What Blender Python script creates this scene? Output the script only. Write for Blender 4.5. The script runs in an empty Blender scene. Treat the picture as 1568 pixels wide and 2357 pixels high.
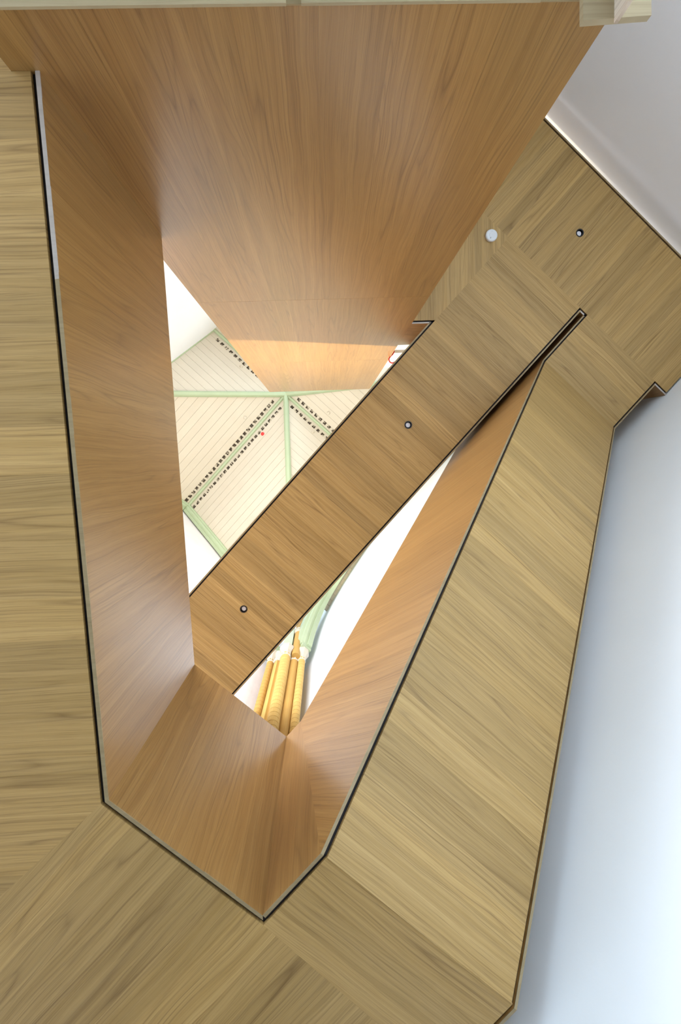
import bpy, bmesh, math, random
from mathutils import Vector, Matrix
random.seed(7)

# ------------------------------------------------------------------ camera (looks straight up the stairwell)
W_PX, H_PX = 1568.0, 2357.0
F_PX, ZX, ZY, YAW = 1265.966, 745.987, 1057.967, 0.0352646
HT = 0.8061613                      # plan angle of the bridge / stair axis
CZ = 0.70                           # lens height above the floor
sc = bpy.context.scene
zc = Vector((ZX - W_PX/2, -(ZY - H_PX/2), F_PX)).normalized()
xc = Vector((math.cos(YAW), math.sin(YAW), 0)); xc = (xc - zc*xc.dot(zc)).normalized()
yc = Vector((-math.sin(YAW), math.cos(YAW), 0)); yc = (yc - zc*yc.dot(zc) - xc*yc.dot(xc)).normalized()
# world axes: X right in picture, Y down in picture, Z up
def cam2world(v):
    return Vector((xc.dot(v), -yc.dot(v), zc.dot(v)))
R_, U_, B_ = cam2world(Vector((1,0,0))), cam2world(Vector((0,1,0))), cam2world(Vector((0,0,-1)))
cd = bpy.data.cameras.new('camera'); cam = bpy.data.objects.new('camera', cd)
sc.collection.objects.link(cam); sc.camera = cam
cd.sensor_fit = 'VERTICAL'; cd.sensor_height = 36.0; cd.sensor_width = 24.0
cd.lens = F_PX / H_PX * 36.0
cd.clip_start = 0.02; cd.clip_end = 200
cam.matrix_world = Matrix(((R_.x, U_.x, B_.x, 0), (R_.y, U_.y, B_.y, 0), (R_.z, U_.z, B_.z, CZ), (0, 0, 0, 1)))

# ------------------------------------------------------------------ daylight
wd = bpy.data.worlds.new('World'); sc.world = wd; wd.use_nodes = True
bg = wd.node_tree.nodes['Background']
bg.inputs[0].default_value = (0.68, 0.85, 1.0, 1); bg.inputs[1].default_value = 6.4
sc.view_settings.view_transform = 'Standard'; sc.view_settings.look = 'None'
sc.view_settings.gamma = 1.0; sc.view_settings.use_curve_mapping = False
sc.view_settings.exposure = -0.15
# unseen area light added to brighten the church above the gallery
FILL_POWER = 1180.0

# ------------------------------------------------------------------ helpers
def ray(px, py):
    return cam2world(Vector((px - W_PX/2, -(py - H_PX/2), F_PX)))
def U(px, py, z):                   # picture point on the horizontal plane z above the lens
    r = ray(px, py); r = r * (z / r.z); return Vector((r.x, r.y, z + CZ))
DW = Vector((math.cos(HT), -math.sin(HT), 0)); NW = Vector((-math.sin(HT), -math.cos(HT), 0)); ZW = Vector((0,0,1))
def ND(n, d, z): return NW*n + DW*d + Vector((0, 0, z + CZ))
def XY(x, y, z): return Vector((x, -y, z + CZ))
col = sc.collection

def mesh_obj(name, verts, faces, mat, parent=None, matrix=None, smooth=False):
    me = bpy.data.meshes.new(name); me.from_pydata([tuple(v) for v in verts], [], faces); me.update()
    bm = bmesh.new(); bm.from_mesh(me); bmesh.ops.recalc_face_normals(bm, faces=bm.faces); bm.to_mesh(me); bm.free()
    if smooth:
        for p in me.polygons: p.use_smooth = True
    if mat: me.materials.append(mat)
    o = bpy.data.objects.new(name, me); col.objects.link(o)
    if parent: o.parent = parent
    if matrix is not None: o.matrix_basis = matrix
    return o
class MB:
    def __init__(s): s.v = []; s.f = []
    def prism(s, poly, off):
        b = len(s.v); k = len(poly)
        s.v += [Vector(p) for p in poly] + [Vector(p) + off for p in poly]
        s.f += [tuple(range(b, b+k)), tuple(range(b+2*k-1, b+k-1, -1))]
        s.f += [(b+i, b+(i+1) % k, b+k+(i+1) % k, b+k+i) for i in range(k)]
        return s
    def box(s, a, b, fr=None):
        x0, y0, z0 = a; x1, y1, z1 = b
        return s.prism([(x0,y0,z0),(x1,y0,z0),(x1,y1,z0),(x0,y1,z0)], Vector((0,0,z1-z0)))
    def ndbox(s, n0, n1, d0, d1, z0, z1):
        return s.prism([ND(n0,d0,z0), ND(n1,d0,z0), ND(n1,d1,z0), ND(n0,d1,z0)], ZW*(z1-z0))
    def lathe(s, c, prof, seg, rot=0.0):
        b = len(s.v); m = len(prof)
        for r, z in prof:
            for i in range(seg):
                a = rot + 2*math.pi*i/seg
                s.v.append(Vector((c[0]+r*math.cos(a), c[1]+r*math.sin(a), c[2]+z)))
        for j in range(m-1):
            for i in range(seg):
                s.f.append((b+j*seg+i, b+j*seg+(i+1) % seg, b+(j+1)*seg+(i+1) % seg, b+(j+1)*seg+i))
        s.f.append(tuple(range(b, b+seg))); s.f.append(tuple(range(b+(m-1)*seg, b+m*seg)))
        return s
    def sweep(s, path, prof, frames):
        b = len(s.v); k = len(prof)
        for p, (e1, e2) in zip(path, frames):
            for a, c in prof: s.v.append(p + e1*a + e2*c)
        for j in range(len(path)-1):
            for i in range(k):
                s.f.append((b+j*k+i, b+j*k+(i+1) % k, b+(j+1)*k+(i+1) % k, b+(j+1)*k+i))
        s.f.append(tuple(range(b, b+k))); s.f.append(tuple(range(b+(len(path)-1)*k, b+len(path)*k)))
        return s
    def build(s, name, mat, parent=None, smooth=False):
        return mesh_obj(name, s.v, s.f, mat, parent, smooth=smooth)
def tag(o, label, cat=None, group=None, kind=None):
    o['label'] = label
    if cat: o['category'] = cat
    if group: o['group'] = group
    if kind: o['kind'] = kind
    return o
def struct(o, label): return tag(o, label, kind='structure')
def clip2(poly, a, b, c):           # keep a*u + b*v <= c
    out = []
    for i in range(len(poly)):
        p, q = poly[i], poly[(i+1) % len(poly)]
        fp, fq = a*p[0]+b*p[1]-c, a*q[0]+b*q[1]-c
        if fp <= 1e-9: out.append(p)
        if (fp < -1e-9 and fq > 1e-9) or (fp > 1e-9 and fq < -1e-9):
            t = fp/(fp-fq); out.append((p[0]+(q[0]-p[0])*t, p[1]+(q[1]-p[1])*t))
    return out
def area2(p): return 0.5*sum(p[i][0]*p[(i+1) % len(p)][1]-p[(i+1) % len(p)][0]*p[i][1] for i in range(len(p)))
def strips(parent, poly, normal, grain, mat, wmin=.1, wmax=.24, thick=.02, gap=.0003, name='veneer_strip', cuts=None, seed=0, lens=None):
    """planar convex polygon cladded with separate veneer strips that run along `grain`"""
    rnd = random.Random(seed + 11)
    e3 = Vector(normal).normalized(); e1 = Vector(grain); e1 = (e1 - e3*e1.dot(e3)).normalized(); e2 = e3.cross(e1)
    o = Vector(poly[0]); p2 = [((p-o).dot(e1), (p-o).dot(e2)) for p in map(Vector, poly)]
    v0 = min(p[1] for p in p2); v1 = max(p[1] for p in p2); v = v0; made = []
    M = Matrix(((e1.x,e2.x,e3.x,o.x),(e1.y,e2.y,e3.y,o.y),(e1.z,e2.z,e3.z,o.z),(0,0,0,1)))
    k = 0
    while v < v1 - 1e-6:
        w = cuts[k] if cuts and k < len(cuts) else rnd.uniform(wmin, wmax)
        if v + w > v1 - wmin*.6: w = v1 - v
        k += 1
        a = v + (gap/2 if v > v0 + 1e-6 else 0); b = v + w - (gap/2 if v + w < v1 - 1e-6 else 0)
        q = clip2(clip2(p2, 0, -1, -a), 0, 1, b)
        v += w
        if len(q) < 3 or abs(area2(q)) < 2e-4: continue
        segs = [(-1e3, 1e3)]
        if lens:
            u = -1e3; uu = min(p[0] for p in q) + rnd.uniform(.3, 1)*lens; segs = []
            while uu < max(p[0] for p in q): segs.append((u, uu-gap/2)); u = uu+gap/2; uu += lens*rnd.uniform(.8, 1.2)
            segs.append((u, 1e3))
        for u0, u1 in segs:
            qq = clip2(clip2(q, -1, 0, -u0), 1, 0, u1)
            if len(qq) < 3 or abs(area2(qq)) < 2e-4: continue
            dz = rnd.uniform(-.0003, .0003)
            kk = len(qq); vs = [(x, y, dz) for x, y in qq] + [(x, y, -thick) for x, y in qq]
            fs = [tuple(range(kk)), tuple(range(2*kk-1, kk-1, -1))] + [(i, (i+1) % kk, kk+(i+1) % kk, kk+i) for i in range(kk)]
            made.append(mesh_obj(name, vs, fs, mat, parent, M))
    return made

la = bpy.data.lights.new('unseen_fill_light', 'AREA'); la.shape = 'RECTANGLE'; la.size = 7.0; la.size_y = 1.9; la.energy = FILL_POWER; la.color = (.98, .98, 1.0)
lo = bpy.data.objects.new('unseen_fill_light', la); col.objects.link(lo)
lo.matrix_world = Matrix(((DW.x, 0, NW.x, 0), (DW.y, 0, NW.y, 0), (0, 1, 0, 0), (0, 0, 0, 1)))
lo.location = ND(5.25, -.7, 7.9)
# warm work lamp standing on the bridge deck
lw = bpy.data.lights.new('bridge_lamp', 'SPOT'); lw.energy = 1000.0; lw.color = (1.0, .86, .52); lw.shadow_soft_size = .04
lw.spot_size = math.radians(140); lw.spot_blend = .15
lwo = bpy.data.objects.new('bridge_lamp', lw); col.objects.link(lwo); lwo.location = ND(-.9, -1.2, 9.05)
lwo.rotation_euler = (XY(-.3, 1.66, 12.0) - lwo.location).to_track_quat('-Z', 'Y').to_euler()
# ------------------------------------------------------------------ materials
def newmat(name):
    m = bpy.data.materials.new(name); m.use_nodes = True; nt = m.node_tree
    return m, nt, nt.nodes['Principled BSDF']
def N(nt, t, **kw):
    n = nt.nodes.new(t)
    for k, v in kw.items(): setattr(n, k, v)
    return n
def lk(nt, a, b): nt.links.new(a, b)
def math_(nt, op, a, b=None):
    n = N(nt, 'ShaderNodeMath', operation=op)
    for i, x in enumerate((a, b)):
        if x is None: continue
        if isinstance(x, (int, float)): n.inputs[i].default_value = x
        else: lk(nt, x, n.inputs[i])
    return n.outputs[0]
def ramp(nt, fac, stops):
    r = N(nt, 'ShaderNodeValToRGB'); e = r.color_ramp.elements
    while len(e) < len(stops): e.new(0.5)
    for s, (p, c) in zip(e, stops): s.position = p; s.color = (*c, 1)
    lk(nt, fac, r.inputs[0]); return r.outputs[0]
def srgb(r, g, b):
    f = lambda c: ((c/255+.055)/1.055)**2.4 if c/255 > .04045 else c/255/12.92
    return (f(r), f(g), f(b))
def mixc(nt, fac, a, b, mode='MIX'):
    m = N(nt, 'ShaderNodeMix', data_type='RGBA', blend_type=mode)
    for i, x in ((0, fac), (6, a), (7, b)):
        if isinstance(x, (int, float)): m.inputs[i].default_value = x
        elif isinstance(x, tuple): m.inputs[i].default_value = (*x, 1)
        else: lk(nt, x, m.inputs[i])
    return m.outputs[2]
def wood(name, dark, mid, light, rough=.4, spec=.5, coat=0.0, tone=.3, grain=1.0, scale=1.0):
    m, nt, bs = newmat(name)
    tc = N(nt, 'ShaderNodeTexCoord'); oi = N(nt, 'ShaderNodeObjectInfo')
    off = N(nt, 'ShaderNodeCombineXYZ')
    lk(nt, math_(nt, 'MULTIPLY', oi.outputs['Random'], 37.0), off.inputs[0])
    lk(nt, math_(nt, 'MULTIPLY', oi.outputs['Random'], 91.0), off.inputs[2])
    va = N(nt, 'ShaderNodeVectorMath', operation='ADD'); lk(nt, tc.outputs['Object'], va.inputs[0]); lk(nt, off.outputs[0], va.inputs[1])
    wn = N(nt, 'ShaderNodeTexNoise'); wn.inputs['Scale'].default_value = 1.0; wn.inputs['Detail'].default_value = 1.5
    wm = N(nt, 'ShaderNodeMapping'); wm.inputs['Scale'].default_value = (1.1, 3.0, 1); lk(nt, va.outputs[0], wm.inputs[0]); lk(nt, wm.outputs[0], wn.inputs[0])
    wc = N(nt, 'ShaderNodeCombineXYZ'); lk(nt, math_(nt, 'MULTIPLY', math_(nt, 'SUBTRACT', wn.outputs[0], .5), .07), wc.inputs[1])
    vb = N(nt, 'ShaderNodeVectorMath', operation='ADD'); lk(nt, va.outputs[0], vb.inputs[0]); lk(nt, wc.outputs[0], vb.inputs[1]); va = vb
    def mapped(sx, sy):
        mp = N(nt, 'ShaderNodeMapping'); mp.inputs['Scale'].default_value = (sx*scale, sy*scale, 1); lk(nt, va.outputs[0], mp.inputs[0]); return mp.outputs[0]
    def noise(vec, detail=2, rough_=.5, dist=0.0):
        n = N(nt, 'ShaderNodeTexNoise'); n.inputs['Scale'].default_value = 1; n.inputs['Detail'].default_value = detail
        n.inputs['Roughness'].default_value = rough_; n.inputs['Distortion'].default_value = dist; lk(nt, vec, n.inputs[0]); return n.outputs[0]
    # growth-ring bands: cathedral shapes from a stretched noise cut into contour lines
    h = noise(mapped(.2, 6.0), 1.0, .4, .1)
    rings = math_(nt, 'PINGPONG', math_(nt, 'MULTIPLY', h, 34.0), 1.0)
    ringl = math_(nt, 'POWER', rings, 4.0)
    ringfade = noise(mapped(.5, 9.0), 2)
    broad = noise(mapped(.18, 26.0), 3, .65)
    fine = noise(mapped(2.2, 210.0), 2, .6)
    pores = noise(mapped(5.0, 420.0), 1, .5)
    streak = noise(mapped(.45, 75.0), 2, .55)
    c = ramp(nt, broad, [(.28, mid), (.5, tuple((a+b)/2 for a, b in zip(mid, light))), (.72, light)])
    k = math_(nt, 'MULTIPLY', ringl, math_(nt, 'MULTIPLY', math_(nt, 'MAXIMUM', math_(nt, 'SUBTRACT', ringfade, .33), 0.0), 1.5*grain))
    c = mixc(nt, k, c, dark)
    s2_ = math_(nt, 'MULTIPLY', math_(nt, 'MAXIMUM', math_(nt, 'SUBTRACT', streak, .55), 0.0), 1.9*grain)
    c = mixc(nt, s2_, c, dark)
    f2 = math_(nt, 'MULTIPLY', math_(nt, 'MAXIMUM', math_(nt, 'SUBTRACT', fine, .5), 0.0), 1.5*grain)
    c = mixc(nt, f2, c, dark)
    p2 = math_(nt, 'MULTIPLY', math_(nt, 'GREATER_THAN', pores, .64), .25*grain)
    c = mixc(nt, p2, c, dark)
    tv = math_(nt, 'ADD', math_(nt, 'MULTIPLY', oi.outputs['Random'], tone), 1.0 - tone*.55)
    tcmb = N(nt, 'ShaderNodeCombineXYZ')
    for i in range(3): lk(nt, tv, tcmb.inputs[i])
    c = mixc(nt, 1.0, c, tcmb.outputs[0], 'MULTIPLY')
    lk(nt, c, bs.inputs['Base Color'])
    bs.inputs['Roughness'].default_value = rough; bs.inputs['Specular IOR Level'].default_value = spec
    bs.inputs['Coat Weight'].default_value = coat; bs.inputs['Coat Roughness'].default_value = .26
    bp = N(nt, 'ShaderNodeBump'); bp.inputs['Strength'].default_value = .06; bp.inputs['Distance'].default_value = .002
    lk(nt, fine, bp.inputs['Height']); lk(nt, bp.outputs[0], bs.inputs['Normal'])
    return m
def paint(name, colr, rough=.6, var=.05, scale=3.0, bump=0.0, bscale=60.0, tone=0.0):
    m, nt, bs = newmat(name)
    tc = N(nt, 'ShaderNodeTexCoord'); n = N(nt, 'ShaderNodeTexNoise'); n.inputs['Scale'].default_value = scale; n.inputs['Detail'].default_value = 4
    lk(nt, tc.outputs['Object'], n.inputs[0])
    lo = tuple(x*(1-var) for x in colr); hi = tuple(min(1, x*(1+var)) for x in colr)
    c = ramp(nt, n.outputs[0], [(.3, lo), (.7, hi)])
    if tone:
        oi = N(nt, 'ShaderNodeObjectInfo'); tv = math_(nt, 'ADD', math_(nt, 'MULTIPLY', oi.outputs['Random'], tone), 1-tone*.6)
        cm = N(nt, 'ShaderNodeCombineXYZ')
        for i in range(3): lk(nt, tv, cm.inputs[i])
        c = mixc(nt, 1.0, c, cm.outputs[0], 'MULTIPLY')
    lk(nt, c, bs.inputs['Base Color']); bs.inputs['Roughness'].default_value = rough
    if bump:
        b = N(nt, 'ShaderNodeTexNoise'); b.inputs['Scale'].default_value = bscale; b.inputs['Detail'].default_value = 3
        lk(nt, tc.outputs['Object'], b.inputs[0]); bp = N(nt, 'ShaderNodeBump'); bp.inputs['Strength'].default_value = bump; bp.inputs['Distance'].default_value = .01
        lk(nt, b.outputs[0], bp.inputs['Height']); lk(nt, bp.outputs[0], bs.inputs['Normal'])
    return m
M_SOF = wood('oak_soffit', srgb(104,73,34), srgb(172,137,80), srgb(195,160,104), rough=.5, spec=.35, tone=.27)
M_WAL = wood('oak_wall', srgb(98,63,27), srgb(150,108,56), srgb(170,129,74), rough=.36, spec=.5, coat=.55, tone=.1)
M_EDGE = wood('oak_edge', srgb(104,86,56), srgb(148,128,92), srgb(164,144,108), rough=.55, tone=.1, grain=.4)
M_EDGEP = wood('edge_pale', srgb(140,128,120), srgb(176,164,156), srgb(188,178,170), rough=.55, tone=.1, grain=.3)
M_PINE = wood('pine', srgb(132,112,80), srgb(168,150,116), srgb(184,166,132), rough=.6, tone=.1, grain=.5)
M_PLY = wood('plywood', srgb(140,110,84), srgb(206,186,164), srgb(226,210,192), rough=.7, tone=.1, grain=1.2, scale=1.0)
M_GAP = paint('shadow_gap_black', srgb(30,24,24), .9)
M_WHITE = paint('white_plaster', srgb(236,237,240), .85, .015, 1.2, .05, 40)
M_WHITE_DAYLIT = paint('daylight_tinted_plaster', srgb(236,241,247), .85, .015, 1.2, .05, 40)  # blue tint of the daylight put into the plaster colour
M_ROUGH = paint('rough_plaster', srgb(236,232,234), .9, .03, 3, .5, 25)
M_CREAM = paint('cream_board', srgb(208,199,182), .6, .02, 2, tone=.04)
M_GREEN = paint('green_paint', srgb(172,187,154), .55, .05, 1.5)
M_STONE = paint('yellow_stone', srgb(206,170,96), .8, .06, 2.5, .15, 30, tone=.1)
M_STONE2 = paint('ochre_stone', srgb(190,150,78), .8, .06, 2.5, .15, 30, tone=.05)
M_MORTAR = paint('brown_mortar', srgb(150,116,66), .9)
M_BACK = paint('vault_backing', srgb(150,140,122), .9)
M_CAP = paint('cream_capital', srgb(204,195,178), .6, .03, 4)
M_FLOOR = paint('pale_screed', srgb(206,202,196), .7, .05, 1.5)
M_BLACK = paint('black_metal', srgb(22,20,26), .4)
M_LENS = paint('frosted_lens', srgb(244,240,246), .3, .01)
M_DET = paint('white_plastic', srgb(226,228,230), .4, .01)
M_RED = paint('red_plastic', srgb(214,60,60), .5, .03)
M_GREY = paint('grey_plastic', srgb(150,152,156), .5, .03)
# perforation: dark void with pale insulation showing through in places
M_VENT, nt_, bs_ = newmat('vent_void')
tc_ = N(nt_, 'ShaderNodeTexCoord'); oi_ = N(nt_, 'ShaderNodeObjectInfo'); va_ = N(nt_, 'ShaderNodeVectorMath', operation='ADD')
cx_ = N(nt_, 'ShaderNodeCombineXYZ'); lk(nt_, math_(nt_, 'MULTIPLY', oi_.outputs['Random'], 60.0), cx_.inputs[0]); lk(nt_, cx_.outputs[0], va_.inputs[1]); lk(nt_, tc_.outputs['Object'], va_.inputs[0])
no_ = N(nt_, 'ShaderNodeTexNoise'); no_.inputs['Scale'].default_value = 11; lk(nt_, va_.outputs[0], no_.inputs[0])
lk(nt_, ramp(nt_, no_.outputs[0], [(.52, srgb(62,52,40)), (.62, srgb(190,180,160))]), bs_.inputs['Base Color']); bs_.inputs['Roughness'].default_value = .9

# ------------------------------------------------------------------ dimensions (metres, heights above the lens)
H1, H2, ZR = 2.50, 7.137, 4.24
D, XL, XR = 1.659, -1.243, 1.165
ZB, ZS, ZS2, ZT = 2.181, 5.906, 9.53, 13.46
N_FACE, N_OUT, N_WALL = -1.25, -2.527, -2.76     # stair inner face, stair outer edge, church wall
D_LOW, D_KINK, D_TOP, D_SLOT, D_END = -1.87, -1.43, 2.83, 3.62, 4.92
BR0, BR1 = -1.15, 0.118                          # bridge edges
PT, GP = .018, .020                              # lining thickness, shadow gap

# ------------------------------------------------------------------ floor
fl = MB().ndbox(N_WALL-.2, 7.5, -6.5, 6.5, -CZ-.2, -CZ).build('floor', M_FLOOR); struct(fl, 'pale floor at the bottom of the stairwell')

# ------------------------------------------------------------------ tall oak clad shaft wall
core = MB().box((XL, -3.3, ZB+CZ), (XR, -D-.02, ZT+CZ)).build('wall_back', M_WAL)
struct(core, 'tall oak veneered shaft wall rising past the bridge')
for i, (z0, z1) in enumerate(((ZB, ZS-.0015), (ZS+.0015, ZS2-.001), (ZS2+.001, ZT))):
    strips(core, [XY(XL, D, z0), XY(XR, D, z0), XY(XR, D, z1), XY(XL, D, z1)], (0,1,0), (0,0,1), M_WAL, .14, .42 if i == 0 else .5, seed=20+i, name='veneer_panel', gap=.0003)
MB().box((XL, -D-.012, ZB+CZ-.008), (XR+.02, -D+.004, ZB+CZ)).build('edge_strip', M_EDGE, core)

# ------------------------------------------------------------------ lower gallery soffit
L0 = Vector((-1.127, 1.659)); L1 = Vector((-1.082, -1.572))
ndp = lambda n, d: Vector((-math.sin(HT)*n + math.cos(HT)*d, math.cos(HT)*n + math.sin(HT)*d))    # (x, y up in picture)
L2 = ndp(N_FACE, D_LOW+.012); L3 = ndp(N_FACE, D_KINK)
def line_off(a, b, o):              # offset to the outside (left of the hole walked a->b is inside)
    t = (b-a).normalized(); nrm = Vector((t.y, -t.x)); return a+nrm*o, b+nrm*o
def isect(a, b, c, d):
    r, s = b-a, d-c; t = ((c.x-a.x)*s.y-(c.y-a.y)*s.x)/(r.x*s.y-r.y*s.x); return a+r*t
def ring(o):                        # hole outline offset outwards by o
    e0 = line_off(L0, L1, -o); e1 = line_off(L1, L2, -o); e2 = line_off(L2, L3, -o)
    # make sure we moved outwards (away from the hole centre)
    return [e0[0], isect(*e0, *e1), isect(*e1, *e2), e2[1]]
if ring(.1)[0].x > L0.x:
    _lo = line_off
    def line_off(a, b, o): return _lo(a, b, -o)
E = ring(PT+GP)
Mdir = (Vector((-1.633, -2.032)) - E[1]).normalized(); Rdir = (Vector((.163, -2.83)) - E[2]).normalized()
def halfclip(poly):                 # keep inside the church
    c, s = math.cos(HT), math.sin(HT)
    poly = clip2(poly, -c, -s, 4.2)            # d >= -4.2
    poly = clip2(poly, -s, c, 5.0)             # n <= 5
    poly = clip2(poly, s, -c, -N_OUT)          # n >= N_OUT
    return [Vector(p) for p in poly]
P_left = halfclip([E[0], E[1], E[1]+Mdir*8, Vector((-3.4, E[0].y))])
P_left2 = halfclip([Vector((XL-.001, D)), Vector((-3.4, D)), Vector((-3.4, 3.2)), Vector((XL-.001, 3.2))])
P_bot = halfclip([E[1], E[2], E[2]+Rdir*2.2, E[2]+Rdir*2.2+Vector((-3, -3.2)), E[1]+Mdir*8])
P_right = halfclip([E[2], E[3], ndp(N_OUT, D_KINK+.02), ndp(N_OUT, D_KINK-.55), E[2]+Rdir*1.0])
P_right = halfclip([E[2], E[3], ndp(N_OUT, D_KINK+.02), isect(E[2], E[2]+Rdir, ndp(N_OUT, 0), ndp(N_OUT, 1))])
mb = MB()
for p in (P_left, P_left2, P_bot, P_right): mb.prism([XY(q.x, q.y, H1+.03) for q in p], ZW*.40)
low = mb.build('ceiling_lower', M_SOF); struct(low, 'oak veneered soffit of the lower gallery around the open stairwell')
DN = (0, 0, -1)
strips(low, [XY(q.x, q.y, H1) for q in P_left], DN, (1,0,0), M_SOF, .13, .27, seed=1)
strips(low, [XY(q.x, q.y, H1) for q in P_left2], DN, (1,0,0), M_SOF, .13, .27, seed=2)
strips(low, [XY(q.x, q.y, H1) for q in P_bot], DN, DW, M_SOF, .12, .24, seed=3)
strips(low, [XY(q.x, q.y, H1) for q in P_right], DN, NW, M_SOF, .12, .2, seed=4)
Gi = ring(PT)
mb = MB()
for i in range(3):
    mb.prism([XY(p.x, p.y, H1+.022) for p in (Gi[i], Gi[i+1], E[i+1], E[i])], ZW*.008)
mb.build('shadow_gap', M_GAP, low)

# parapets lining the stairwell opening
def parapet(name, a, b, ia, ib, oa, ob, label, seed, split=None):
    """a,b inner face, ia,ib back of lining; body behind it"""
    c = MB().prism([XY(p.x, p.y, H1+.06) for p in (ia, ib, ob, oa)], ZW*(ZR-H1-.06)).build(name, M_WAL)
    struct(c, label)
    nrm = XY(0,0,0)*0; t = (b-a).normalized(); q = Vector((-t.y, t.x))
    if (a+q).dot(q) > a.dot(q) and (Vector((-.5,-.2))-a).dot(q) < 0: q = -q
    strips(c, [XY(a.x,a.y,H1), XY(b.x,b.y,H1), XY(b.x,b.y,ZR), XY(a.x,a.y,ZR)], (q.x, -q.y, 0), (0,0,1), M_WAL, .16, .4, thick=PT*.9, seed=seed, name='veneer_panel', gap=.0003)
    # exposed lower edge of the lining
    if split is None:
        MB().prism([XY(p.x, p.y, H1-.0015) for p in (a, b, ib, ia)], ZW*.006).build('edge_strip', M_EDGE, c)
    else:
        m1, m2 = a.lerp(b, split), ia.lerp(ib, split)
        MB().prism([XY(p.x, p.y, H1-.0015) for p in (a, m1, m2, ia)], ZW*.006).build('edge_strip', M_EDGEP, c)
        MB().prism([XY(p.x, p.y, H1-.0015) for p in (m1, b, ib, m2)], ZW*.006).build('edge_strip', M_EDGE, c)
    return c
O_ = ring(.16)
parapet('wall_left', L0, L1, Gi[0], Gi[1], O_[0], O_[1], 'long oak parapet on the side of the gallery opening, pale edge below', 31, split=.26)
parapet('wall_front', L1, L2, Gi[1], Gi[2], O_[1], O_[2], 'short oak parapet at the end of the gallery opening', 32)

# ------------------------------------------------------------------ sloping stair flight and its parapet
SL = (H2-H1)/(D_TOP-D_KINK)
ang = math.atan(SL)
SN = (-ZW + DW*SL).normalized()      # soffit normal, pointing down
fl0, fl1 = N_OUT, N_FACE-PT-GP
mb = MB()
mb.prism([ND(fl0, D_KINK, H1+.04), ND(fl1, D_KINK, H1+.04), ND(fl1, D_TOP, H2+.04), ND(fl0, D_TOP, H2+.04)], ZW*.35)
mb.ndbox(fl0, fl1, D_TOP, D_SLOT, H2+.12, H2+.40)
flight = mb.build('ceiling_stair', M_SOF); struct(flight, 'sloping oak veneered underside of the stair flight beside the white wall')
strips(flight, [ND(fl0, D_KINK+.01, H1), ND(fl1, D_KINK, H1), ND(fl1, D_TOP, H2), ND(fl0, D_TOP, H2)], SN, NW, M_SOF, .1, .24, seed=5)
strips(flight, [ND(fl0, D_TOP, H2), ND(fl1, D_TOP, H2), ND(fl1, D_SLOT, H2), ND(fl0, D_SLOT, H2)], DN, NW, M_SOF, .12, .22, seed=6)
def gapstrip(parent, n0, n1):
    prof = [(D_LOW, H1), (D_KINK, H1), (D_TOP, H2), (D_SLOT, H2)]
    m = MB()
    for (da, za), (db, zb) in zip(prof, prof[1:]):
        m.prism([ND(n0, da, za+.018), ND(n1, da, za+.018), ND(n1, db, zb+.018), ND(n0, db, zb+.018)], ZW*.01)
    return m.build('shadow_gap', M_GAP, parent)
gapstrip(flight, N_FACE-PT, fl1); gapstrip(flight, N_OUT-GP, N_OUT)
ZP2 = H2+1.30; DTP = -1.684 + (ZP2-4.26)/SL
n0 = N_FACE-PT
def prof_body(raise_):
    return [(D_LOW-.1, H1+raise_), (D_KINK, H1+raise_), (D_TOP, H2+raise_), (D_SLOT, H2+raise_), (D_SLOT, ZP2), (DTP, ZP2), (-1.684, 4.25), (D_LOW-.1, 4.25)]
sp = MB()
pb = prof_body(.05)
for idx in ((0,1,6,7), (1,2,5,6), (2,3,4,5)):
    sp.prism([ND(n0, *pb[i]) for i in idx], NW*-.12)
stairwall = sp.build('wall_stair', M_WAL); struct(stairwall, 'oak parapet rising along the inner side of the stair flight')
pf = [(D_LOW+.012, H1), (D_KINK, H1), (D_TOP, H2), (D_SLOT-.04, H2), (D_SLOT-.04, ZP2), (DTP, ZP2), (-1.684, 4.25), (D_LOW+.012, 4.25)]
gs = -DW*math.sin(math.radians(42)) + ZW*math.cos(math.radians(42))
strips(stairwall, [ND(N_FACE, *pf[i]) for i in (0,1,6,7)], NW, ZW, M_WAL, .16, .3, thick=PT*.9, seed=33, name='veneer_panel', gap=.0003)
strips(stairwall, [ND(N_FACE, *pf[i]) for i in (1,2,5,6)], NW, gs, M_WAL, .14, .36, thick=PT*.9, seed=34, name='veneer_panel', gap=.0003)
strips(stairwall, [ND(N_FACE, *pf[i]) for i in (2,3,4,5)], NW, ZW, M_WAL, .14, .3, thick=PT*.9, seed=35, name='veneer_panel', gap=.0003)
m = MB()
for (da, za), (db, zb) in zip(pf[:3], pf[1:4]):
    m.prism([ND(N_FACE, da, za-.0015), ND(n0, da, za-.0015), ND(n0, db, zb-.0015), ND(N_FACE, db, zb-.0015)], ZW*.006)
m.build('edge_strip', M_EDGE, stairwall)
# outer stringer panel beside the church wall
no = N_OUT-GP
m = MB()
po = [(-4.1, H1), (D_KINK+.01, H1), (D_TOP, H2), (D_SLOT-GP-PT, H2), (D_SLOT-GP-PT, ZP2), (D_TOP, ZP2), (D_KINK, H1+1.3), (-4.1, H1+1.3)]
for idx in ((0,1,6,7), (1,2,5,6), (2,3,4,5)): m.prism([ND(no, *po[i]) for i in idx], NW*-PT)
strg = m.build('wall_stair_outer', M_WAL); struct(strg, 'thin oak stringer panel on the outer edge of the stair flight')
m = MB()
for (da, za), (db, zb) in zip(po[:3], po[1:4]):
    m.prism([ND(no, da, za-.0015), ND(no-PT, da, za-.0015), ND(no-PT, db, zb-.0015), ND(no, db, zb-.0015)], ZW*.006)
m.build('edge_strip', M_EDGE, strg)

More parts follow.
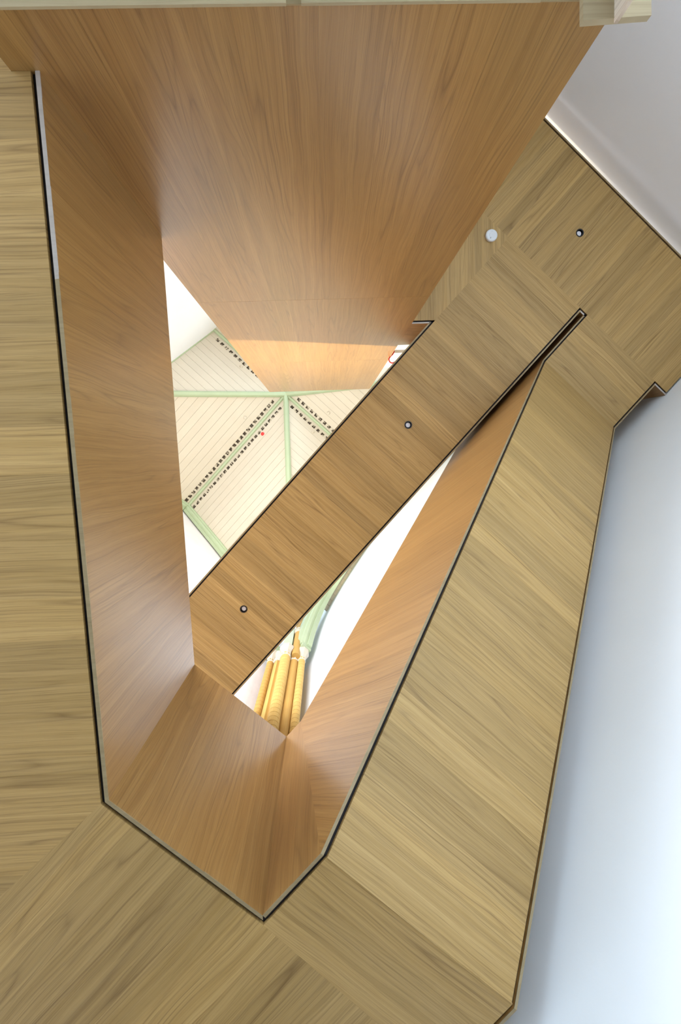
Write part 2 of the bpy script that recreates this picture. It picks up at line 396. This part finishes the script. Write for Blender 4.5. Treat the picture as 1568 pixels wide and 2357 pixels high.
# ------------------------------------------------------------------ upper bridge and landing
def ndpoly(*nd): return [tuple(ndp(n, d)) for n, d in nd]
P_br = ndpoly((BR0, -4.15), (BR0, D_SLOT), (BR1, D_SLOT), (BR1, -4.15))
P_l1 = ndpoly((N_WALL+.02, D_SLOT), (N_WALL+.02, D_END), (1.9, D_END), (1.9, D_SLOT))
P_l3 = clip2(clip2(ndpoly((BR1, 1.0), (BR1, D_SLOT), (1.9, D_SLOT), (1.9, 1.0)), 0, -1, -1.712), -1, 0, -XR)
mb = MB()
for p in (P_br, P_l1, P_l3): mb.prism([XY(q[0], q[1], H2+.12) for q in p], ZW*.3)
up = mb.build('ceiling_upper', M_SOF); struct(up, 'oak veneered underside of the upper bridge and landing')
up_strips = strips(up, [XY(*q, H2) for q in P_br], DN, NW, M_SOF, .1, .24, seed=7)
up_strips += strips(up, [XY(*q, H2) for q in P_l1], DN, DW, M_SOF, .07, .17, seed=8)
up_strips += strips(up, [XY(*q, H2) for q in P_l3], DN, (0,1,0), M_SOF, .04, .1, seed=9)
m = MB()
Zg = H2+.018
m.ndbox(BR1, BR1+GP, -4.15, 2.25, Zg, Zg+.1); m.ndbox(BR0-GP, BR0, -4.15, D_SLOT, Zg, Zg+.1)
m.ndbox(N_FACE-.04, BR0, D_SLOT-GP, D_SLOT, Zg, Zg+.1); m.ndbox(N_WALL+.02, N_OUT, D_SLOT-GP, D_SLOT, Zg, Zg+.1)
m.ndbox(N_WALL+.02, 1.9, D_END, D_END+GP, Zg, Zg+.1)
m.prism([XY(XR, 1.692, Zg), XY(1.455, 1.692, Zg), XY(1.475, 1.712, Zg), XY(XR, 1.712, Zg)], ZW*.1)
m.build('shadow_gap', M_GAP, up)
MB().ndbox(N_FACE-.02, BR0-GP, .9, D_SLOT, H2+1.27, H2+1.32).build('slot_light_block', M_WAL, up)  # cap added to keep sky reflections out of the slot
def panel(name, quad, off, label, edge=M_EDGE, hh=ZP2-H2):
    """vertical oak panel: quad = lower edge (4 plan points), height from H2"""
    c = MB().prism(quad, ZW*hh).build(name, M_WAL); struct(c, label)
    MB().prism([q - ZW*.0015 for q in quad], ZW*.006).build('edge_strip', edge, c)
    return c
q4 = lambda n0, n1, d0, d1: [ND(n0,d0,H2), ND(n1,d0,H2), ND(n1,d1,H2), ND(n0,d1,H2)]
panel('wall_bridge_left', q4(BR1+GP, BR1+GP+PT, -4.15, 2.2), 0, 'oak parapet panel on the vault side of the bridge', hh=8.53-H2)
panel('wall_bridge_right', q4(BR0-GP-PT, BR0-GP, -4.15, D_SLOT-GP), 0, 'oak parapet panel on the stair side of the bridge')
panel('wall_slot_end', q4(N_FACE, BR0-GP-PT, D_SLOT-GP-PT, D_SLOT-GP), 0, 'small oak panel closing the end of the narrow slot', M_EDGEP)
panel('wall_landing_return', q4(N_WALL+.005, N_OUT-GP, D_SLOT-GP-PT, D_SLOT-GP), 0, 'short oak return panel of the landing against the white wall', M_EDGEP)
panel('wall_landing_edge', q4(N_WALL+.02, 1.9, D_END+GP, D_END+GP+PT), 0, 'low oak fascia panel along the far edge of the landing', hh=.16)
panel('wall_opening', [XY(XR, 1.674, H2), XY(1.405, 1.674, H2), XY(1.42, 1.692, H2), XY(XR, 1.692, H2)], 0, 'oak panel in the small triangular opening beside the shaft wall', M_EDGEP)

# ------------------------------------------------------------------ church: white walls
AC = 4.85; CN, CDD = 2.30, 0.74              # half span of the crossing, plan position of its crown
HC = 18.0
def wall(name, quadbase, z0, z1, off, mat, label):
    o = MB().prism([q + ZW*z0 for q in quadbase], ZW*(z1-z0)).build(name, mat); struct(o, label); return o
nd0 = lambda n, d: ND(n, d, 0)
wall('wall_right', [nd0(N_WALL, -4.3), nd0(N_WALL, 5.3), nd0(N_WALL-.4, 5.3), nd0(N_WALL-.4, -4.3)], -CZ, 19, 0, M_WHITE_DAYLIT, 'white plastered church wall beside the stair flight')
wall('wall_far', [nd0(N_WALL-.4, 5.235), nd0(6.5, 5.235), nd0(6.5, 5.6), nd0(N_WALL-.4, 5.6)], 3.1, 15, 0, M_WHITE, 'white plastered wall behind the upper landing')
wall('wall_end', [nd0(N_WALL-.4, -4.27), nd0(5.6, -4.27), nd0(5.6, -4.7), nd0(N_WALL-.4, -4.7)], -CZ, 19.5, 0, M_ROUGH, 'rough white plastered wall beyond the green arch and clustered columns')
wall('wall_transept', [nd0(CN+3.0, -4.7), nd0(CN+3.0, 5.6), nd0(CN+3.4, 5.6), nd0(CN+3.4, -4.7)], 8.95, 19.5, 0, M_WHITE, 'white gable wall closing the boarded vault')
wall('wall_lightblock_low', [nd0(CN+3.0, -4.7), nd0(CN+3.0, 5.6), nd0(CN+3.4, 5.6), nd0(CN+3.4, -4.7)], 2.9, 6.85, 0, M_WHITE, 'unseen white wall added to keep low light off the bridge')  # added out of view to stop skylight reaching the bridge underside

o_ = MB().box((-3.3, -3.5, 0), (XR, -3.3, H1+CZ)).build('wall_lightblock_rear', M_WHITE); struct(o_, 'unseen white partition added behind the shaft to block light')  # light blocker added out of view under the gallery
wall('wall_lightblock_side', [nd0(1.43, 3.2), nd0(1.43, 5.235), nd0(1.6, 5.235), nd0(1.6, 3.2)], 4.5, 7.1, 0, M_WHITE, 'unseen white partition added to shade the far wall below the landing')  # added, unseen: cuts side light on the far wall
# ------------------------------------------------------------------ boarded vault
PROF = [(0,18.0),(1.0,17.3),(1.95,16.62),(2.6,16.0),(3.3,15.2),(3.8,14.35),(4.12,13.3),(4.3,12.2)]
def _slopes():
    dl = [(b[1]-a[1])/(b[0]-a[0]) for a, b in zip(PROF, PROF[1:])]; m = [dl[0]]
    for a, b in zip(dl, dl[1:]): m.append(2*a*b/(a+b))
    return m + [dl[-1]*1.2]
PM = _slopes()
def zprof(t):                       # smooth pointed-arch section of the vault
    t = max(0.0, t)
    for k_ in range(len(PROF)-1):
        (a, za), (b, zb) = PROF[k_], PROF[k_+1]
        if t <= b or k_ == len(PROF)-2:
            h = b-a; u = min(1.0, (t-a)/h)
            return (2*u**3-3*u*u+1)*za + (u**3-2*u*u+u)*h*PM[k_] + (-2*u**3+3*u*u)*zb + (u**3-u*u)*h*PM[k_+1]
vault = MB().ndbox(CN-.12, CN+.12, CDD-.12, CDD+.12, HC-.06, HC+.06).build('ceiling_vault', M_GREEN)
struct(vault, 'high vault of cream painted boards with pale green ribs')
# arc-length samples of the profile
S_T = [0.0]; S_L = [0.0]; t = 0.0
while t < 4.3 - 1e-9:
    t2 = min(4.3, t+.01); S_L.append(S_L[-1]+math.hypot(t2-t, zprof(t2)-zprof(t))); S_T.append(t2); t = t2
def t_at(l):
    for i in range(1, len(S_L)):
        if S_L[i] >= l: return S_T[i-1]+(S_T[i]-S_T[i-1])*(l-S_L[i-1])/(S_L[i]-S_L[i-1])
    return 4.3
def VP(arm, side, s, tt, z):        # arm axis unit, side axis unit (n,d) pairs
    return ND(CN+arm[0]*s+side[0]*tt, CDD+arm[1]*s+side[1]*tt, z)
BW = .235
arms = [((0,-1),(-1,0),AC+.2,3.72), ((0,-1),(1,0),AC+.2,3.0), ((-1,0),(0,-1),AC+.23,3.72), ((-1,0),(0,1),AC+.23,4.3), ((1,0),(0,-1),3.0,4.3), ((0,1),(-1,0),AC-.4,4.3), ((0,1),(1,0),AC-.4,3.0), ((1,0),(0,1),3.0,4.3)]
for arm, side, ln, tmax in arms:
    l = 0.0
    while True:
        ta, tb = t_at(l), t_at(l+BW-.007)
        l += BW
        if ta >= min(tmax, ln) - .03: break
        tb = min(tb, tmax, ln)
        za, zb = zprof(ta), zprof(tb)
        q = [VP(arm, side, ta, ta, za), VP(arm, side, ln, ta, za), VP(arm, side, ln, tb, zb), VP(arm, side, tb, tb, zb)]
        o = q[0]; e1 = (q[1]-q[0]); 
        if e1.length < .05: continue
        nrm = (q[1]-q[0]).cross(q[3]-q[0]).normalized()
        if nrm.z < 0: nrm = -nrm
        MB().prism(q, nrm*.03).build('vault_board', M_CREAM, vault)
    # backing sheet behind the boards
    mbk = MB(); ts = [i*.25 for i in range(int(tmax/.25)+1)] + [tmax]
    for a, b in zip(ts, ts[1:]):
        if b-a < 1e-6 or a >= ln: continue
        b2 = min(b, ln)
        mbk.prism([VP(arm, side, a, a, zprof(a)+.012), VP(arm, side, ln, a, zprof(a)+.012), VP(arm, side, ln, b2, zprof(b2)+.012), VP(arm, side, b2, b2, zprof(b2)+.012)], ZW*.08)
    mbk.build('backing', M_BACK, vault)
# ribs
def rib(path, w, h, name, parent, drop=.03, mould=True):
    fr = []
    for i in range(len(path)):
        tg = (path[min(i+1, len(path)-1)]-path[max(i-1, 0)]).normalized()
        sd = tg.cross(ZW)
        sd = sd.normalized() if sd.length > 1e-4 else Vector((1,0,0))
        upv = sd.cross(tg).normalized()
        if upv.z < 0: upv = -upv
        fr.append((sd, upv))
    pr = [(-w/2, h*.6), (-w/2, -h*.15), (-w*.36, -h*.25), (-w*.36, -h*.5), (-w*.2, -h*.62), (w*.2, -h*.62), (w*.36, -h*.5), (w*.36, -h*.25), (w/2, -h*.15), (w/2, h*.6)]
    return MB().sweep(path, pr, fr).build(name, M_GREEN, parent)
TS = [i*4.3/40 for i in range(41)]
for arm, side in (((0,-1),(-1,0)), ((0,-1),(1,0)), ((-1,0),(0,1))):
    tm = 2.98 if side == (1,0) else 4.28
    path = [VP(arm, side, tt, tt, zprof(tt)-.01) for tt in TS if tt <= tm]
    rib(path, .17, .18, 'valley_rib', vault)
for arm, ln in (((0,-1),AC), ((-1,0),AC), ((1,0),3.0)):
    sd = (1,0) if arm[0] == 0 else (0,1)
    rib([VP(arm, sd, .1, 0, HC-.02), VP(arm, sd, ln, 0, HC-.02)], .105, .12, 'ridge_rib', vault)
# pierced quatrefoils beside the ridges
def quatre(r):
    pts = []
    for i in range(48):
        a = 2*math.pi*i/48
        k = ((a+math.pi/4) % (math.pi/2)) - math.pi/4      # nearest lobe axis
        c = r*.56; rr = r*.46
        s = rr*rr - (c*math.sin(k))**2
        pts.append((c*math.cos(k)+math.sqrt(max(s, 0.0)))*Vector((math.cos(a+math.pi/4), math.sin(a+math.pi/4))))
    return pts
QP = quatre(.066)
qv = [(p.x, p.y, -.004) for p in QP] + [(p.x, p.y, .012) for p in QP]; k = len(QP)
qme = None
def vent(arm, side, s, tt):
    global qme
    c = VP(arm, side, s, tt, zprof(tt)); e1 = (VP(arm, side, s+1, tt, zprof(tt))-c).normalized()
    t2 = (VP(arm, side, s, tt+.05, zprof(tt+.05))-c).normalized(); e3 = e1.cross(t2)
    if e3.z < 0: e3 = -e3; t2 = -t2
    M4 = Matrix(((e1.x,t2.x,e3.x,c.x),(e1.y,t2.y,e3.y,c.y),(e1.z,t2.z,e3.z,c.z),(0,0,0,1)))
    if qme is None:
        o = mesh_obj('quatrefoil_vent', qv, [tuple(range(k)), tuple(range(2*k-1, k-1, -1))]+[(i,(i+1)%k,k+(i+1)%k,k+i) for i in range(k)], M_VENT, vault, M4)
        qme = o.data
    else:
        o = bpy.data.objects.new('quatrefoil_vent', qme); col.objects.link(o); o.parent = vault; o.matrix_basis = M4
for i in range(26):
    vent((0,-1), (1,0), .47+i*.168, .15); vent((0,-1), (-1,0), .47+i*.168, .175)
for i in range(14):
    vent((-1,0), (0,-1), .43+i*.185, .17); vent((-1,0), (0,1), .43+i*.185, .15)
    if .55+i*.185 < 2.85: vent((1,0), (0,-1), .50+i*.182, .17)
# wall arches
def arch(arm, side_list, ln, name, label, w=.30, h=.30):
    path = []
    for side in side_list:
        seg = [VP(arm, side, ln, tt, zprof(tt)-.05) for tt in TS]
        path = list(reversed(seg)) + path if side is side_list[0] else path + seg[1:]
    axis = (ND(arm[0], arm[1], 0)-ND(0,0,0)).normalized()
    fr = []
    for i in range(len(path)):
        tg = (path[min(i+1, len(path)-1)]-path[max(i-1, 0)]).normalized()
        upv = axis.cross(tg).normalized()
        if upv.dot(VP(arm, side_list[0], ln, 0, 8)-path[i]) > 0: upv = -upv
        fr.append((axis, upv))
    pr = [(-w/2, h*.35), (-w/2, -h*.1), (-w*.32, -h*.2), (-w*.32, -h*.4), (-w*.1, -h*.5), (w*.12, -h*.5), (w*.12, -h*.62), (w/2, -h*.62), (w/2, h*.35)]
    o = MB().sweep(path, pr, fr).build(name, M_GREEN); struct(o, label); return o
arch((0,-1), [(-1,0),(1,0)], AC, 'trim_1', 'pale green moulded arch in front of the rough white wall', w=.24, h=.26)
arch((-1,0), [(0,-1),(0,1)], AC-.10, 'trim_2', 'pale green moulded arch along the smooth white wall', w=.30, h=.36)
_o = rib([VP((1,0), (0,-1), 3.0, tt, zprof(tt)-.02) for tt in TS[:28]], .045, .06, 'trim_3', None); struct(_o, 'thin pale green moulding where the vault meets the gable wall')
# small ceiling roses
def disc_on_vault(arm, side, s, tt, r, mat, name, label, cat, ringm=None, group=None):
    c = VP(arm, side, s, tt, zprof(tt)); e1 = (VP(arm, side, s+1, tt, zprof(tt))-c).normalized()
    t2 = (VP(arm, side, s, tt+.05, zprof(tt+.05))-c).normalized(); e3 = e1.cross(t2)
    if e3.z < 0: e3 = -e3; t2 = -t2
    o = MB().lathe((0,0,0), [(r*.7,-.05),(r,-.03),(r*1.08,.0),(r*1.08,.03)], 20).build(name, mat, smooth=False)
    o.matrix_basis = Matrix(((e1.x,t2.x,e3.x,c.x),(e1.y,t2.y,e3.y,c.y),(e1.z,t2.z,e3.z,c.z),(0,0,0,1)))
    tag(o, label, cat, group)
def vault_st(px, py):               # picture point -> (n, d) on the vault, by stepping along the ray
    r = ray(px, py); r = r/r.z
    for i in range(3000):
        z = 11 + i*.003; p = r*z
        n_ = p.dot(NW)-CN; d_ = p.dot(DW)-CDD
        tt = min(abs(n_), abs(d_))
        if z >= zprof(tt): return n_, d_
    return n_, d_
def place(px, py):
    n_, d_ = vault_st(px, py)
    if abs(d_) > abs(n_): return ((0, math.copysign(1, d_)), (math.copysign(1, n_), 0), abs(d_), abs(n_))
    return ((math.copysign(1, n_), 0), (0, math.copysign(1, d_)), abs(n_), abs(d_))
disc_on_vault(*place(605, 999), .055, M_RED, 'ceiling_sensor', 'small red round sensor on the boards beside the pierced ridge', 'sensor')
for px, py, lb in ((564, 961, 'faint white round cover on the brightest boards left of the ridge'), (555, 844, 'small white round cover near the shaft wall edge'),
                   (720, 994, 'small white round cover between the upright green rib and the bridge'), (757, 950, 'small white round cover beyond the short pierced ridge')):
    disc_on_vault(*place(px, py), .05, M_CAP, 'round_cover', lb, 'cover', group='round covers on the vault boards')

# ------------------------------------------------------------------ clustered pier
pier = bpy.data.objects.new('column_cluster', None); col.objects.link(pier)
ZN = 11.5
pc = U(658, 1512, ZN); pier.location = (pc.x, pc.y, 0)
tag(pier, 'cluster of yellow ringed stone columns with cream capitals under the green arches', 'column')
def pb_(mb_, name, mat, parent=None, smooth=False):
    for i, v in enumerate(mb_.v): mb_.v[i] = v - pier.location
    return mb_.build(name, mat, parent or pier, smooth)
DR = .15
def shaft(px, py, r, ringed, capr, mat, caph=.5, caps=8):
    c = U(px, py, ZN); c0 = Vector((c.x, c.y, 0))
    if ringed:
        s = pb_(MB().lathe(c0, [(r*.93, 0), (r*.93, ZN+CZ)], 20), 'shaft', M_MORTAR, smooth=False)
        low_ = pb_(MB().lathe(c0, [(r, 0), (r, 6.9+CZ)], 20), 'lower_shaft', mat)
        dm = None; z = 6.9+CZ
        while z < ZN+CZ-.01:
            h = min(DR, ZN+CZ-z)
            if dm is None:
                d_ = pb_(MB().lathe(pier.location, [(r*.96, .004), (r, .014), (r, DR-.014), (r*.96, DR-.004)], 18), 'drum', mat, s); dm = d_.data
            else:
                d_ = bpy.data.objects.new('drum', dm); col.objects.link(d_); d_.parent = s
            d_.location = (c.x-pier.location.x, c.y-pier.location.y, z)
            z += DR
    elif caps == 4:
        s = pb_(MB().lathe(c0, [(r, 0), (r, ZN+CZ)], 4, math.pi/4-HT), 'pilaster', mat)
    else:
        s = pb_(MB().lathe(c0, [(r, 0), (r, ZN+CZ)], 20), 'shaft', mat)
    if capr:
        cz = ZN+CZ
        pb_(MB().lathe(Vector((c.x, c.y, cz)), [(r*1.0, -.12), (r*1.16, -.1), (r*1.16, -.06), (r*1.02, -.04), (r*1.08, .05), (capr*.72, caph*.38), (capr*.94, caph*.6), (capr, caph*.66), (capr, caph*.88), (capr*.9, caph)], 8, math.pi/8-HT), 'capital', M_CAP)
    return c
c_l = shaft(623, 1523, .068, True, .135, M_STONE2)
c_c = shaft(658, 1511, .105, True, .165, M_STONE)
c_r = shaft(695, 1519, .074, True, .145, M_STONE)
shaft(641, 1524, .10, False, .13, M_STONE, .42, 4)
shaft(677, 1522, .095, False, .12, M_STONE2, .42, 8)
# solid core behind the shafts
cc = (c_l+c_r)/2
core_c = Vector((cc.x, cc.y, 0)) + Vector((-.02, .22, 0))
pb_(MB().lathe(core_c, [(.30, 0), (.30, ZN+CZ+.3)], 8, math.pi/8), 'core', M_STONE2)
# tall upper shaft between the arches
ut = U(682, 1503, 11.75); u0 = Vector((ut.x, ut.y, 0))
pb_(MB().lathe(u0, [(.095, ZN+CZ), (.095, 16.2+CZ)], 18), 'upper_shaft', M_STONE2, smooth=False)
pb_(MB().lathe(u0+ZW*(13.1+CZ), [(.09,-.1),(.13,-.08),(.13,-.02),(.11,0),(.14,.03),(.14,.1),(.1,.13)], 8), 'annulet', M_CAP)
pb_(MB().lathe(u0+ZW*(14.3+CZ), [(.09,-.1),(.14,-.05),(.14,.03),(.17,.05),(.17,.16),(.12,.2)], 8), 'upper_capital', M_GREEN)
# green springers standing on the capitals
pb_(MB().prism([c_c+Vector((a, b, .5)) for a, b in ((-.10,-.05),(.10,-.05),(.10,.14),(-.10,.14))], ZW*1.4), 'springer', M_GREEN)
pb_(MB().prism([c_r+NW*a+DW*b+ZW*.48 for a, b in ((-.12,-.13),(.12,-.13),(.12,.14),(-.12,.14))], ZW*.26), 'springer', M_GREEN)
pb_(MB().prism([c_l+NW*a+DW*b+ZW*.48 for a, b in ((-.13,-.1),(.13,-.1),(.13,.1),(-.13,.1))], ZW*.4), 'springer', M_GREEN)

# ------------------------------------------------------------------ fittings in the soffit
def cut_hole(objs, c, r):
    cyl = MB().lathe(c, [(r, -.08), (r, .08)], 28).build('cutter', M_BLACK)
    dg = None
    for o in objs:
        inv = o.matrix_basis.inverted(); lc = inv @ c
        us = [v.co.x for v in o.data.vertices]; vs = [v.co.y for v in o.data.vertices]
        if min(us)-r < lc.x < max(us)+r and min(vs)-r < lc.y < max(vs)+r:
            md = o.modifiers.new('cut', 'BOOLEAN'); md.object = cyl; md.operation = 'DIFFERENCE'; md.solver = 'EXACT'
            bpy.context.view_layer.update()
            ev = o.evaluated_get(bpy.context.evaluated_depsgraph_get()); me = bpy.data.meshes.new_from_object(ev)
            o.modifiers.clear(); o.data = me
    bpy.data.objects.remove(cyl)
for px, py, lb in ((561, 1402, 'recessed black ringed downlight in the bridge end by the gallery parapet'), (940, 978, 'recessed black ringed downlight midway along the bridge'),
                   (1335, 536, 'recessed black ringed downlight in the landing ceiling')):
    c = U(px, py, H2); r = .050
    cut_hole(up_strips, c, r-.004)
    t = bpy.data.objects.new('downlight', None); col.objects.link(t); t.location = c
    tag(t, lb, 'downlight', 'downlights in the upper soffit')
    def part(prof, nm, mt, sg=28):
        return MB().lathe((0,0,0), prof, sg).build(nm, mt, t)
    # ring
    b = MB(); sg = 32
    pr = [(r-.012, .0), (r-.012, -.004), (r, -.004), (r, .0)]
    for rr, zz in pr:
        for i in range(sg): a = 2*math.pi*i/sg; b.v.append(Vector((rr*math.cos(a), rr*math.sin(a), zz)))
    for j in range(4):
        for i in range(sg): b.f.append((j*sg+i, j*sg+(i+1)%sg, ((j+1)%4)*sg+(i+1)%sg, ((j+1)%4)*sg+i))
    b.build('trim_ring', M_BLACK, t)
    b = MB()
    for rr, zz in ((r-.006, 0), (r-.014, .075)):
        for i in range(sg): a = 2*math.pi*i/sg; b.v.append(Vector((rr*math.cos(a), rr*math.sin(a), zz)))
    for i in range(sg): b.f.append((i, (i+1)%sg, sg+(i+1)%sg, sg+i))
    b.build('baffle', M_BLACK, t)
    part([(r-.021, .022), (r-.019, .026), (r-.019, .04)], 'lens', M_LENS)
c = U(1130, 544, H2); t = bpy.data.objects.new('smoke_detector', None); col.objects.link(t); t.location = c
tag(t, 'round white smoke detector on the landing ceiling', 'smoke detector')
MB().lathe((0,0,0), [(.060,-.046),(.071,-.040),(.074,-.030),(.074,-.018),(.070,-.016),(.070,0)], 36).build('body', M_DET, t)
MB().lathe((0,0,0), [(.028,-.049),(.030,-.046),(.030,-.040)], 24).build('test_button', M_DET, t)
MB().lathe((-.018,.036,0), [(.007,-.0475),(.007,-.044)], 12).build('sensor_port', M_GREY, t)
for i in range(3): MB().lathe((-.012+i*.011,-.045,0), [(.0022,-.0475),(.0022,-.044)], 8).build('vent_hole', M_GREY, t)

# ------------------------------------------------------------------ raw timber under the shaft wall
for x0, x1, lb in ((-1.10, -.075, 'pale raw timber plank fixed under the wide part of the shaft wall'), (-.02, .86, 'pale raw timber plank fixed under the shaft wall beside the batten')):
    o = MB().box((x0, -D-.20, ZB+CZ-.022), (x1, -D+.012, ZB+CZ-.0081)).build('timber_plank', M_PINE); tag(o, lb, 'plank')
zb_ = ZB-.045
a, b_, c_, d_ = U(1343, 47, zb_), U(1500, 35, zb_), U(1500, -90, zb_), U(1343, -80, zb_)
bt = MB().prism([a, b_, c_, d_], ZW*.030).build('timber_batten', M_PINE); tag(bt, 'short raw timber batten at the corner of the shaft wall', 'batten')
p0 = U(1414, 53, zb_)
o = MB().box((p0.x, p0.y-.30, p0.z-.55), (p0.x+.014, p0.y, p0.z+.002)).build('plywood_fin', M_PLY); tag(o, 'thin upright plywood board hanging from the timber batten', 'board')

# ------------------------------------------------------------------ loose things in the small opening
bx = U(924, 812, 9.6)
o = MB().prism([bx+Vector(v) for v in ((-.16,-.05,0),(.30,-.05,0),(.30,0,0),(-.16,0,0))], ZW*1.5).build('white_casing', M_DET); tag(o, 'white casing board standing in the triangular opening', 'casing')
pts = [U(x, y, 9.3) for x, y in ((908,808),(905,815),(901,818),(896,824),(895,829),(899,835),(905,836),(909,833))]
cu = bpy.data.curves.new('red_cable', 'CURVE'); cu.dimensions = '3D'; cu.bevel_depth = .011; s = cu.splines.new('NURBS'); s.points.add(len(pts)-1)
for sp_, p in zip(s.points, pts): sp_.co = (*p, 1)
s.use_endpoint_u = True; s.order_u = 3; cu.materials.append(M_RED)
tmp = bpy.data.objects.new('red_cable_tmp', cu); col.objects.link(tmp); bpy.context.view_layer.update()
me = bpy.data.meshes.new_from_object(tmp.evaluated_get(bpy.context.evaluated_depsgraph_get())); bpy.data.objects.remove(tmp)
o = bpy.data.objects.new('red_cable', me); col.objects.link(o); tag(o, 'loop of red cable hanging beside the white casing', 'cable')
